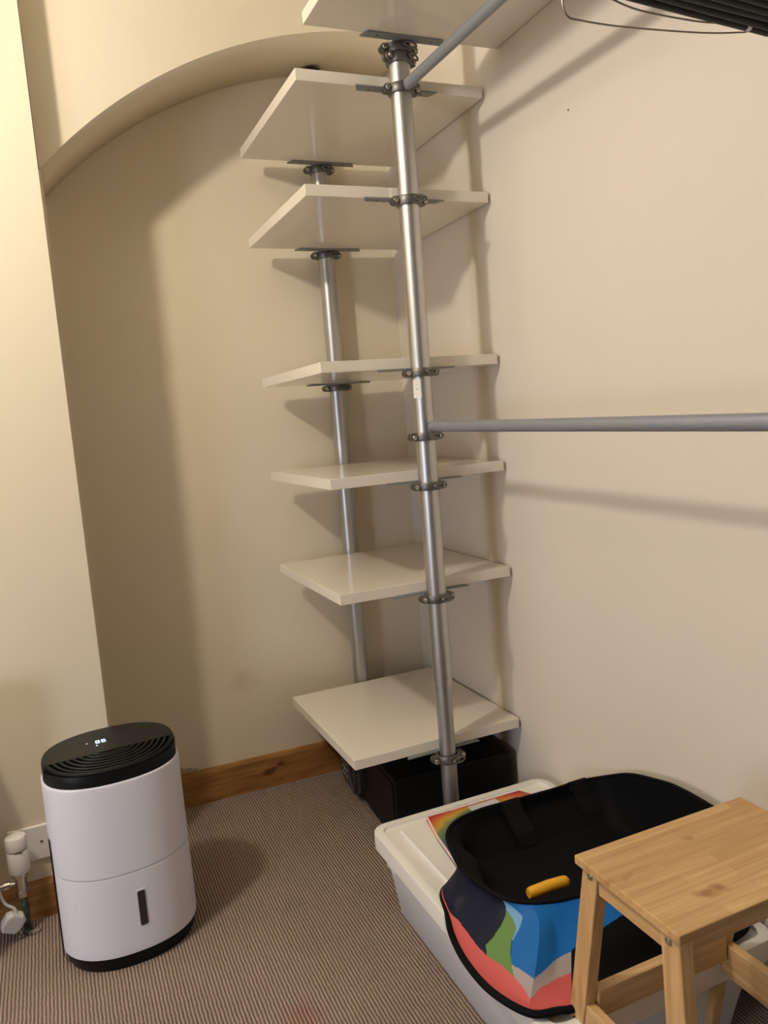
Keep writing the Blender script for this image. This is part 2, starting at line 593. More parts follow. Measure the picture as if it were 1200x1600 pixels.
def clamp(x, y, zc, parent, yaw=0.0, face=-1):
    """cast two-piece collar with an ear and bolt each side and an open finger loop"""
    c, s = math.cos(yaw), math.sin(yaw)
    def P(u, v, w):
        return (x + c * u - s * v, y + s * u + c * v, zc + w)
    bm = B()
    h = 0.0105
    prof = [(0.0257, -h), (0.0310, -h), (0.0325, -h + .003), (0.0325, h - .003), (0.0310, h), (0.0257, h)]
    rings = []
    for k in range(40):
        a = 2 * math.pi * k / 40
        rings.append([bm.verts.new(P(r * math.cos(a), r * math.sin(a), w)) for r, w in prof])
    for k in range(40):
        A_, B_ = rings[k], rings[(k + 1) % 40]
        for j in range(6):
            bm.faces.new((A_[j], A_[(j + 1) % 6], B_[(j + 1) % 6], B_[j]))
    for sgn in (-1, 1):
        for f0, f1 in ((0.0015, 0.010), (-0.010, -0.0015)):     # two halves of each ear
            out = []
            for k in range(13):
                a = math.radians(-90 + 180 * k / 12)
                out.append((sgn * (0.0385 + 0.0098 * math.cos(a)), 0.0098 * math.sin(a)))
            out += [(sgn * 0.027, 0.0098), (sgn * 0.027, -0.0098)]
            a_ = [bm.verts.new(P(u, f0, w)) for u, w in out]
            b_ = [bm.verts.new(P(u, f1, w)) for u, w in out]
            bm.faces.new(a_); bm.faces.new(list(reversed(b_)))
            for i in range(len(out)):
                j = (i + 1) % len(out)
                bm.faces.new((a_[i], b_[i], b_[j], a_[j]))
    # finger loop on the side facing the room
    lp = []
    for k in range(20):
        a = 2 * math.pi * k / 20
        lp.append(P(0.016 + 0.018 * math.cos(a), face * (0.0345 - 0.004 * math.cos(a)), 0.0062 * math.sin(a)))
    tube(bm, lp, 0.0026, 8, closed=True)
    o = obj('clamp', bm, M['cast'], parent, smooth=True)
    for sgn in (-1, 1):
        bm = B()
        yb = 0.0105 * face
        ring = []
        for r, d in ((0.0066, 0.0), (0.0066, 0.003), (0.0052, 0.0052), (0.0026, 0.0056), (0.0022, 0.0036)):
            ring.append([P(sgn * 0.0392 + r * math.cos(2 * math.pi * k / 18), yb + d * face, r * math.sin(2 * math.pi * k / 18)) for k in range(18)])
        loft(bm, ring)
        obj('bolt', bm, M['bolt'], parent, smooth=True)

def bracket(x, yedge, inward, zb, parent):
    """zinc strip screwed under the shelf edge, tapered ends, two screw holes"""
    bm = B()
    L = 0.108
    y0, y1 = yedge - inward * 0.0105, yedge + inward * 0.016
    pts = [(x - L, y0), (x + L, y0), (x + L - 0.012, y1), (x - L + 0.012, y1)]
    prism(bm, pts, zb - 0.0040, zb - 0.0002)
    bm2 = bm
    for u in (-0.07, 0.07):
        lathe(bm2, (x + u, yedge + inward * 0.004, zb - 0.0044), [(0.0034, 0), (0.0034, 0.0006)], 12)
    for f in bm2.faces:
        c = f.calc_center_median()
        if c.z < zb - 0.00405:
            f.material_index = 1
    obj('bracket', bm, [M['plate'], M['print']], parent)

SHELVES = [1.9865, 1.7297, 1.3176, 1.0335, 0.7430, 0.3093]
NAMES = ['second shelf from the top', 'third shelf from the top', 'middle shelf at eye level', 'shelf below the lower rail',
         'second shelf from the bottom', 'bottom shelf over the black safe']
DY = [-0.010, -0.006, 0.002, 0.010, 0.009, -0.003]
for z, nm, dy in zip(SHELVES, NAMES, DY):
    bm = B(); box(bm, SX0, SX1, SYF, SYB, z - T, z)
    sh = obj('shelf', bm, M['shelf'], unit, bevel=0.0012, label='white lacquered ' + nm)
    for (px, py), ye, inw, face in ((PF, SYF, 1, -1), (PB, SYB, -1, 1)):
        bracket(px, ye, inw, z - T, sh)
        clamp(px, py, z - T - 0.0135, sh, yaw=0.0, face=-1)
# long top shelf over the hanging bay
Z1 = 2.0765
bm = B(); box(bm, -0.501, -0.003, -1.787, -0.688, Z1 - T, Z1)
sh = obj('shelf', bm, M['shelf'], unit, bevel=0.0012, label='long white top shelf over the hanging rails')
bracket(-0.2535, -0.688, -1, Z1 - T, sh)
clamp(PF[0], PF[1], Z1 - T - 0.0135, sh)
clamp(PF[0], PF[1], Z1 - T - 0.036, sh, yaw=0.35)
bracket(-0.2535, -1.787, 1, Z1 - T, sh)
clamp(-0.25, -1.815, Z1 - T - 0.0135, sh)
# hanging rails running forward from the front post
for zs, ze, r, lb in ((1.142, 1.130, 0.0128, 'grey lower hanging rail'), (1.946, 1.928, 0.0132, 'grey upper hanging rail')):
    bm = B()
    n = 24
    rings = []
    for k in range(n + 1):
        t = k / n
        y = -0.689 + (-1.789 + 0.689) * t
        zc = zs + (ze - zs) * min(1, t * 1.1)
        rings.append([(-0.2525 + 0.0115 * math.cos(2 * math.pi * j / 24), y, zc + r * math.sin(2 * math.pi * j / 24)) for j in range(24)])
    loft(bm, rings)
    rl = obj('hanging_rail', bm, M['rail'], unit, bevel=0.003, smooth=True, label=lb)
    if zs < 1.5:
        clamp(PF[0], PF[1], zs - 0.024, rl, yaw=0.12)
    clamp(-0.25, -1.815, ze - 0.024, rl)
    bm = B()
    box(bm, -0.2585, -0.2485, -0.695, -0.680, zs - (0.034 if zs < 1.5 else 0.012), zs + 0.002)
    obj('rail_hook', bm, M['cast'], rl, bevel=0.002)

# ------------------------------------------------------------------ dehumidifier
DC = (-1.082, -0.567)
DYAW = 0.069
DA, DB, DN, DH = 0.151, 0.129, 2.256, 0.432
dh = thing('dehumidifier', 'white upright dehumidifier with black vented top and base on the brown carpet', 'dehumidifier', (DC[0], DC[1], 0.0))
def se(z, s, n=DN, a=DA, b=DB, cnt=96, off=0.0):
    out = []
    for k in range(cnt):
        t = 2 * math.pi * k / cnt
        c, sn = math.cos(t), math.sin(t)
        x = (s * a + off) * math.copysign(abs(c) ** (2 / n), c)
        y = (s * b + off) * math.copysign(abs(sn) ** (2 / n), sn)
        out.append((DC[0] + x * math.cos(DYAW) - y * math.sin(DYAW), DC[1] + x * math.sin(DYAW) + y * math.cos(DYAW), z))
    return out
ZS = 0.222
bm = B(); loft(bm, [se(ZS + 0.0006, 1.0045), se(ZS + 0.0012, 1.0063), se(ZS + 0.004, 1.0062), se(ZS + 0.02, 1.0058), se(0.33, 1.003), se(DH - 0.03, 1.0005), se(DH - 0.006, 0.9998), se(DH - 0.003, 0.9985), se(DH - 0.001, 0.994), se(DH, 0.988), se(DH, 0.972), se(DH - 0.02, 0.968)])
obj('body', bm, M['white_gloss'], dh, smooth=True)
bm = B(); loft(bm, [se(0.034, 1.000), se(0.035, 1.009), se(0.037, 1.0118), se(0.045, 1.0122), se(0.06, 1.0118), se(0.14, 1.009), se(ZS - 0.02, 1.0068), se(ZS - 0.004, 1.0064), se(ZS - 0.0012, 1.0063), se(ZS - 0.0006, 1.0045)])
tank = obj('water_tank', bm, M['white_gloss'], dh, smooth=True)
bm = B(); loft(bm, [se(ZS - 0.0008, 0.999), se(ZS + 0.0008, 0.999)])
obj('seam', bm, M['print'], tank)
bm = B(); loft(bm, [se(0.0, 0.90), se(0.0, 0.93), se(0.012, 0.965), se(0.036, 1.0)])
obj('base', bm, M['black_plastic'], dh, smooth=True)
def dloc(u, v, z):
    return (DC[0] + u * math.cos(DYAW) - v * math.sin(DYAW), DC[1] + u * math.sin(DYAW) + v * math.cos(DYAW), z)
def dfront(u, s=1.008):
    return -s * DB * (max(0, 1 - abs(u / (s * DA)) ** DN)) ** (1 / DN)
# water level window set in the tank front
bm = B()
for (w, hh, off, mi) in ((0.0105, 0.044, 0.0006, 0), (0.0082, 0.0405, 0.0016, 1)):
    out = rrect(-w, w, -hh, hh, 0.003, 4)
    vs = [bm.verts.new(dloc(u + 0.0155, dfront(u + 0.0155, 1.0095) - off, 0.134 + w_)) for u, w_ in out]
    f = bm.faces.new(vs)
    f.material_index = mi
    vs2 = [bm.verts.new(dloc(u + 0.0155, dfront(u + 0.0155, 1.0095) + 0.004, 0.134 + w_)) for u, w_ in out]
    for i in range(len(out)):
        j = (i + 1) % len(out)
        bm.faces.new((vs[i], vs2[i], vs2[j], vs[j])).material_index = mi
obj('level_window', bm, [M['white_gloss'], M['tank_glass']], tank)
# black rear seam strip at the left flank
bm = B()
r0, r1 = se(0.02, 1.014, off=0.0006), se(0.30, 1.008, off=0.0006)
for k in (50, 51):
    q = [bm.verts.new(p) for p in (r0[k - 1], r0[k], r1[k], r1[k - 1])]
    bm.faces.new(q)
bmesh.ops.solidify(bm, geom=bm.faces[:], thickness=0.003)
obj('rear_joint', bm, M['black_plastic'], dh, label='dark joint line along the left flank')
# top cap: rim, flat control panel at the rear, curved grille at the front
bm = B()
loft(bm, [se(DH - 0.02, 0.962), se(DH + 0.008, 0.968), se(DH + 0.020, 0.962), se(DH + 0.026, 0.945), se(DH + 0.0255, 0.905), se(DH + 0.006, 0.885)])
cap = obj('top_cap', bm, M['black_plastic'], dh, smooth=True)
ZP = DH + 0.040
yc = -0.030
def sarc(s, side):      # front (side=-1) or rear arc of the superellipse cut at v = yc
    out = []
    n = 60
    for k in range(n + 1):
        u = -1 + 2 * k / n
        out.append(u)
    a = s * DA
    b = s * DB
    umax = a * (max(0, 1 - abs(yc / b) ** DN)) ** (1 / DN)
    pts = []
    for u in out:
        th = math.pi * (u + 1) / 2
        pass
    for k in range(n + 1):
        if side < 0:
            t0 = math.pi + math.asin(min(1, (abs(yc) / b) ** (DN / 2)))
            t1 = 2 * math.pi - math.asin(min(1, (abs(yc) / b) ** (DN / 2)))
        else:
            t0 = -math.asin(min(1, (abs(yc) / b) ** (DN / 2)))
            t1 = math.pi + math.asin(min(1, (abs(yc) / b) ** (DN / 2)))
        t = t0 + (t1 - t0) * k / n
        c, sn = math.cos(t), math.sin(t)
        pts.append((a * math.copysign(abs(c) ** (2 / DN), c), b * math.copysign(abs(sn) ** (2 / DN), sn)))
    return pts
bm = B()
rear = sarc(0.962, 1)
rings = []
for s, z in ((0.970, DH + 0.012), (0.970, DH + 0.030), (0.960, ZP - 0.003), (0.945, ZP)):
    rings.append([dloc(u, v, z) for u, v in sarc(s, 1)])
loft(bm, rings)
panel = obj('control_panel', bm, M['black_satin'], cap, smooth=True)
# rounded outer lip around the grille
bm = B()
pl = [dloc(u, v, DH + 0.027 + 0.010 * min(1, max(0, (v + 0.125) / 0.09))) for u, v in sarc(0.925, -1)]
tube(bm, pl, 0.0048, 10)
obj('grille_lip', bm, M['black_plastic'], cap, smooth=True)
bm = B()
for s in (0.83, 0.745, 0.66, 0.575, 0.49, 0.405, 0.33):
    pl = [dloc(u, v, DH + 0.026 + 0.012 * min(1, max(0, (v + 0.115) / 0.08))) for u, v in sarc(s, -1)]
    tube(bm, pl, 0.0027, 8, sq=1.2)
obj('grille', bm, M['black_satin'], cap, smooth=True)
bm = B()
loft(bm, [[dloc(u, v, z) for u, v in sarc(0.90, -1)] for z in (DH + 0.002, DH + 0.010)])
obj('grille_well', bm, M['black_void'], cap)
# lit display: two figures, indicator dots, faint touch icons
def on_panel(x, y):
    return Vector((x, y, ZP + 0.0006))
bm = B()
dc = Vector((-1.098, -0.532, 0))
ux, uy = Vector((math.cos(DYAW), math.sin(DYAW), 0)), Vector((-math.sin(DYAW), math.cos(DYAW), 0))
def quad(bm, c, w, h, z, mi=0):
    q = [c + ux * sx * w / 2 + uy * sy * h / 2 + Vector((0, 0, z)) for sx, sy in ((-1, -1), (1, -1), (1, 1), (-1, 1))]
    bm.faces.new([bm.verts.new(p) for p in q]).material_index = mi
for sx in (-0.0065, 0.0065):
    for a, b_, w, h in ((0, 0.008, 0.008, 0.0022), (0, 0, 0.008, 0.0022), (0, -0.008, 0.008, 0.0022),
                        (-0.0036, 0.004, 0.0020, 0.008), (0.0036, 0.004, 0.0020, 0.008), (-0.0036, -0.004, 0.0020, 0.008), (0.0036, -0.004, 0.0020, 0.008)):
        quad(bm, dc + ux * (sx + a) + uy * b_, w, h, ZP + 0.0007)
quad(bm, dc + ux * -0.011 + uy * -0.022, 0.0035, 0.0035, ZP + 0.0007)
quad(bm, dc + ux * -0.030 + uy * 0.004, 0.003, 0.003, ZP + 0.0007)
obj('display', bm, M['led'], cap, label='pale blue lit display figures')
bm = B()
M['icon'] = mat('faint_icon_print', (0.07, 0.07, 0.07), 0.4)
for u, v in ((-0.052, -0.004), (0.030, 0.008), (0.041, 0.009), (0.060, 0.010)):
    bm = B()
    for k in range(12):
        a_, b2 = 2 * math.pi * k / 12, 2 * math.pi * (k + 1) / 12
        q = [dc + ux * (u + r * math.cos(t)) + uy * (v + r * math.sin(t)) + Vector((0, 0, ZP + 0.0006)) for r, t in ((0.0036, a_), (0.0048, a_), (0.0048, b2), (0.0036, b2))]
        bm.faces.new([bm.verts.new(p) for p in q])
    obj('touch_icon', bm, M['icon'], cap)

# ------------------------------------------------------------------ blank socket plate, radiator and its valve
bm = B()
box(bm, -1.333, -1.187, PIER_Y - 0.010, PIER_Y, 0.147, 0.235)
sp = thing('socket_plate', 'white blank double socket plate on the wall behind the dehumidifier', 'socket plate', (-1.26, PIER_Y, 0.147))
obj('plate', bm, M['socket'], sp, bevel=0.003, seg=3)
for x in (-1.2595 + .0, -1.320 + .0):
    bm = B(); lathe(bm, (x, PIER_Y - 0.0102, 0.193), [(0.0032, 0.0), (0.0032, -0.0012), (0.0024, -0.0013)], 16, 'y')
    obj('screw', bm, M['print'], sp)

RX, RYF = -1.390, -0.540
rad = thing('radiator', 'white panel radiator low on the wall left of the dehumidifier', 'radiator', (-1.9, -0.42, 0.12))
bm = B()
xs = [-2.36 + (RX + 2.36) * k / 46 for k in range(47)]
prof = [(x, RYF + (0.008 if k % 2 else 0.0)) for k, x in enumerate(xs)]
pts = prof + [(x, -0.40) for x, _ in reversed(prof)]
prism(bm, pts, 0.13, 0.614)
obj('panel', bm, M['socket'], rad, bevel=0.002)
bm = B(); box(bm, -2.362, RX + .001, RYF - .001, -0.398, 0.614, 0.624); obj('top_grille', bm, M['socket'], rad, bevel=0.002)
for x in (-2.1, -1.7):
    bm = B(); box(bm, x - .02, x + .02, -0.40, PIER_Y + 0.0, 0.2, 0.5); obj('wall_bracket', bm, M['socket'], rad, bevel=0.002)
bm = B(); lathe(bm, (-1.385, -0.428, 0.129), [(0.011, 0.0), (0.011, 0.010)], 20, 'x'); obj('union_nut', bm, M['chrome'], rad, smooth=True)

TX, TY = -1.312, -0.428
trv = thing('radiator_valve', 'white thermostatic radiator valve on a tarnished copper pipe', 'radiator valve', (TX, TY, 0.0))
bm = B(); lathe(bm, (TX, TY, 0), [(0.0225, 0.158), (0.0245, 0.162), (0.0245, 0.212), (0.0238, 0.2135)], 36); hd = obj('valve_head', bm, M['socket'], trv, smooth=True)
bm = B(); lathe(bm, (TX, TY, 0), [(0.0200, 0.2130), (0.0200, 0.2180)], 36); obj('slot', bm, M['black_void'], hd)
bm = B(); lathe(bm, (TX, TY, 0), [(0.0238, 0.2165), (0.0245, 0.218), (0.0245, 0.243), (0.0225, 0.2475), (0.019, 0.2485)], 36); obj('dial_cap', bm, M['socket'], hd, smooth=True)
bm = B(); box(bm, TX - 0.004, TX + 0.012, TY - 0.0247, TY - 0.020, 0.2135, 0.2165); obj('marker', bm, M['print'], hd)
bm = B()
lathe(bm, (TX, TY, 0), [(0.017, 0.146), (0.020, 0.148), (0.020, 0.157)], 24)
lathe(bm, (TX, TY, 0), [(0.0135, 0.112), (0.0135, 0.147)], 24)
lathe(bm, (TX, TY, 0), [(0.0165, 0.096), (0.0165, 0.111)], 6)
obj('valve_body', bm, M['chrome'], trv, bevel=0.0008)
bm = B()
lathe(bm, (TX - 0.013, TY, 0.129), [(0.006, 0.0), (0.006, -0.012), (0.0115, -0.012), (0.0115, -0.026), (0.0075, -0.027), (0.0075, -0.064)], 20, 'x')
obj('tail', bm, M['chrome'], trv, smooth=True)
bm = B(); tube(bm, [(TX, TY, 0.098), (TX + 0.0005, TY, 0.06), (TX - 0.0005, TY, 0.03), (TX, TY, 0.0)], [0.0085, 0.0098, 0.0092, 0.0100], 20)
obj('pipe', bm, M['copper'], trv, smooth=True, label='dark tarnished copper pipe')
bm = B()
random.seed(4)
for k in range(16):     # crumbs of plaster and fluff round the pipe hole
    a_ = random.random() * 6.28; r = 0.012 + random.random() * 0.018
    c = Vector((TX + r * math.cos(a_), TY - 0.004 + r * math.sin(a_) * 0.8, 0.004))
    bmesh.ops.create_icosphere(bm, subdivisions=1, radius=0.003 + random.random() * 0.003, matrix=Matrix.Translation(c))
M['rubble'] = mat('plaster_crumbs', (0.26, 0.22, 0.19), 0.9)
ru = obj('plaster_crumbs', bm, M['rubble']); ru['kind'] = 'stuff'; tag(ru, 'plaster crumbs and fluff around the copper pipe at the carpet', 'debris')

# loose white plug hanging by its flex beside the pipe
pg = thing('mains_plug', 'loose white plug hanging on its flex left of the copper pipe', 'plug', (-1.34, -0.452, 0.02))
bm = B()
Mx = Matrix.Translation((-1.3395, -0.458, 0.052)) @ Euler((0.25, 0.55, 0.3)).to_matrix().to_4x4()
rings = []
for w, s in ((-0.012, 0.86), (-0.009, 1.0), (0.009, 1.0), (0.013, 0.82)):
    pr = [(-0.017, -0.024), (0.017, -0.024), (0.024, -0.008), (0.024, 0.016), (0.013, 0.025), (-0.013, 0.025), (-0.024, 0.016), (-0.024, -0.008)]
    rings.append([Mx @ Vector((u * s, w, v * s)) for u, v in pr])
loft(bm, rings)
obj('plug_body', bm, M['plug'], pg, bevel=0.002)
bm = B()
for u, v in ((0, 0.012), (-0.011, -0.008), (0.011, -0.008)):
    q = [Mx @ Vector((u + a_, w, v + b_)) for w in (0.012, 0.030) for a_, b_ in ((-.003, -.002), (.003, -.002), (.003, .002), (-.003, .002))]
    hexa(bm, q)
obj('pin', bm, M['chrome'], pg)
bm = B()
st = Mx @ Vector((0, 0, 0.020))
tube(bm, catmull([st, st + Vector((-0.004, 0, 0.018)), (-1.352, -0.455, 0.105), (-1.362, -0.445, 0.150), (-1.372, -0.40, 0.22), (-1.398, -0.385, 0.30)], 6, False), 0.0034, 10)
obj('flex', bm, M['plug'], pg, smooth=True)

# ------------------------------------------------------------------ black safe beneath the bottom shelf
safe = thing('safe', 'black electronic safe on the carpet beneath the bottom shelf', 'safe', (-0.20, -0.32, 0.0))
SZ = 0.205
s00, s01 = Vector((-0.347, -0.060)), Vector((-0.384, -0.582))     # left face, rear to front
s11 = Vector((-0.030, -0.600)); s10 = Vector((0.0 - 0.012, -0.078))
n_out = Vector((-0.9975, 0.0707, 0))
bm = B(); prism(bm, [(p.x, p.y) for p in (s00, s01, s11, s10)], 0.008, SZ)
obj('body', bm, M['safe'], safe, bevel=0.004, seg=2)
bm = B(); prism(bm, [(p.x, p.y) for p in (s00 + Vector((.012, -.012)), s01 + Vector((.012, .012)), s11 + Vector((-.012, .012)), s10 + Vector((-.012, -.012)))], 0.0, 0.008)
obj('base', bm, M['black_plastic'], safe)
def sf(t, z, out=0.0):     # point on the left (door) face; t is the distance from the rear edge
    d = (s01 - s00).normalized()
    return Vector((s00.x + d.x * t, s00.y + d.y * t, z)) + n_out * out
def slab(bm, t0, t1, z0, z1, o0, o1):
    hexa(bm, [sf(t0, z0, o0), sf(t1, z0, o0), sf(t1, z0, o1), sf(t0, z0, o1), sf(t0, z1, o0), sf(t1, z1, o0), sf(t1, z1, o1), sf(t0, z1, o1)])
bm = B(); slab(bm, 0.014, 0.508, 0.022, SZ - 0.014, -0.002, 0.004)
door = obj('door', bm, M['safe'], safe, bevel=0.002)
bm = B()
out = []
rings = []
for o_, s in ((0.004, 1.0), (0.018, 1.0), (0.024, 0.93), (0.026, 0.80)):
    ring = []
    for k in range(40):
        t = 2 * math.pi * k / 40
        c, sn = math.cos(t), math.sin(t)
        ring.append(sf(0.138 + s * 0.112 * math.copysign(abs(c) ** 0.75, c), 0.092 + s * 0.072 * math.copysign(abs(sn) ** 0.75, sn), o_))
    rings.append(ring)
loft(bm, rings)
kp = obj('keypad', bm, M['safe_panel'], door, smooth=True)
bm = B()
lp = [sf(0.205 + 0.024 * math.cos(2 * math.pi * k / 28), 0.090 + 0.054 * math.sin(2 * math.pi * k / 28), 0.027) for k in range(28)]
tube(bm, lp, 0.0035, 8, closed=True)
obj('knob_ring', bm, M['safe_panel'], door, smooth=True)
for r in range(4):
    for c_ in range(3):
        bm = B()
        o0 = sf(0.092 + c_ * 0.022, 0.118 - r * 0.0200, 0.0262)
        ring = []
        for rr, oo in ((0.0050, 0.0), (0.0050, 0.003), (0.0036, 0.0042)):
            ring.append([o0 + Vector((0, -1, 0)) * rr * math.cos(2 * math.pi * k / 14) + Vector((0, 0, 1)) * rr * math.sin(2 * math.pi * k / 14) + n_out * oo for k in range(14)])
        loft(bm, ring)
        obj('key', bm, M['key_mark'], door, smooth=True)

# ------------------------------------------------------------------ white storage box with split lid
LX0, LX1, LY0, LY1, LZ = -0.528, -0.028, -1.492, -0.752, 0.197
sb = thing('storage_box', 'large low white plastic storage box with split lid along the right wall', 'storage box', (-0.28, -1.12, 0.0))
bm = B()
rings = []
for z, dx, dyb, dyf in ((0.0, 0.042, 0.040, 0.060), (0.004, 0.038, 0.036, 0.056), (0.155, 0.018, 0.018, 0.020), (0.172, 0.016, 0.016, 0.018)):
    rings.append([(x, y, z) for x, y in rrect(LX0 + dx, LX1 - dx, LY0 + dyf, LY1 - dyb, 0.045, 8)])
for z, d in ((0.172, 0.022), (0.01, 0.048)):
    rings.append([(x, y, z) for x, y in rrect(LX0 + d, LX1 - d, LY0 + d, LY1 - d, 0.042, 8)])
loft(bm, rings)
obj('tub', bm, M['box_body'], sb, smooth=True)
bm = B()
rings = []
for z, d in ((0.150, 0.013), (0.150, 0.008), (0.176, 0.005), (0.176, 0.012)):
    rings.append([(x, y, z) for x, y in rrect(LX0 + d, LX1 - d, LY0 + d, LY1 - d, 0.045, 8)])
rings.append(rings[0])
loft(bm, rings, False, False)
# clip notches on the collar, left side
for y0, y1 in ((-0.885, -0.835), (-1.44, -1.39)):
    box(bm, LX0 + 0.0065, LX0 + 0.016, y0, y1, 0.140, 0.152)
obj('collar', bm, M['box_body'], sb, smooth=True)
SEAM = -1.140
def lid(y0, y1, rear):
    bm = B()
    r = 0.040
    def ring(x0, x1, ya, yb, z, rr):
        pts = []
        for cx_, cy_, a0_, cr in ((x1 - rr, yb - rr, 0, rear), (x0 + rr, yb - rr, 90, rear), (x0 + rr, ya + rr, 180, not rear), (x1 - rr, ya + rr, 270, not rear)):
            q = rr if cr else 0.003
            ox = x1 - q if a0_ in (0, 270) else x0 + q
            oy = yb - q if a0_ in (0, 90) else ya + q
            for k in range(7):
                a_ = math.radians(a0_ + 15 * k)
                pts.append((ox + q * math.cos(a_), oy + q * math.sin(a_), z))
        return pts
    g = 0.0
    R_ = []
    for z, d in ((0.160, 0.0010), (0.158, 0.0), (0.1925, 0.0002), (0.1958, 0.0012), (LZ, 0.0035), (LZ, 0.022), (LZ - 0.003, 0.027)):
        e0 = d if rear else d
        R_.append(ring(LX0 + d, LX1 - d, y0 + (0.0 if rear else d), y1 - (d if rear else 0.0), z, max(0.012, r - d)))
    # inner field inset on all four sides
    R_[-2] = ring(LX0 + 0.022, LX1 - 0.022, y0 + 0.018, y1 - 0.020, LZ, 0.020)
    R_[-1] = ring(LX0 + 0.026, LX1 - 0.024, y0 + 0.020, y1 - 0.022, LZ - 0.0060, 0.018)
    loft(bm, R_, cap0=False)
    ld = obj('lid', bm, M['box_lid'], sb, smooth=True, label=('rear' if rear else 'front') + ' half of the split lid')
    # long moulded rib parallel to each side
    for x in (LX0 + 0.062, LX1 - 0.062):
        bm = B()
        rb = [(x - 0.003, LZ - 0.0060), (x - 0.0012, LZ + 0.0002), (x + 0.0012, LZ + 0.0002), (x + 0.003, LZ - 0.0060)]
        loft(bm, [[(a_, y, b_) for a_, b_ in rb] for y in (y0 + 0.05, y1 - 0.055)])
        obj('rib', bm, M['box_lid'], ld)
    return ld
lid(SEAM + 0.0016, LY1, True)
ldf = lid(LY0, SEAM - 0.0016, False)
bm = B(); box(bm, -0.40, -0.15, LY1 - 0.004, LY1 + 0.006, 0.176, 0.192)
obj('grip', bm, M['box_lid'], sb, bevel=0.002)

# ------------------------------------------------------------------ rainbow pouch on the lid
pc = thing('pouch', 'flat rainbow-printed plastic pouch on the white lid, partly under the bag', 'pouch', (-0.27, -0.95, LZ))
bm = B()
cn = [(-0.393, -0.790), (-0.126, -0.794), (-0.112, -0.824), (-0.145, -1.045), (-0.432, -1.045), (-0.411, -0.885)]
rings = []
cen = Vector((-0.28, -0.93))
for z, s in ((LZ - 0.0058, 1.0), (LZ + 0.001, 1.0), (LZ + 0.006, 0.97), (LZ + 0.0075, 0.90), (LZ + 0.0065, 0.6)):
    rings.append([(cen.x + (x - cen.x) * s, cen.y + (y - cen.y) * s, z) for x, y in cn])
loft(bm, rings)
obj('printed_panel', bm, M['pouch'], pc, bevel=0.002)
bm = B()
tube(bm, [(-0.390, -0.794, LZ + 0.003), (-0.409, -0.885, LZ + 0.003), (-0.429, -1.043, LZ + 0.003)], 0.0030, 8)
tube(bm, [(-0.393, -0.793, LZ + 0.003), (-0.33, -0.792, LZ + 0.003)], 0.0030, 8)
obj('film_edge', bm, M['clear_film'], pc, smooth=True, label='pinkish clear plastic edge')
bm = B(); prism(bm, [(-0.285, -0.806), (-0.205, -0.806), (-0.205, -0.838), (-0.285, -0.842)], LZ + 0.0066, LZ + 0.0078)
M['tagw'] = mat('silver_label', (0.55, 0.54, 0.60), 0.3)
obj('label_panel', bm, M['tagw'], pc)

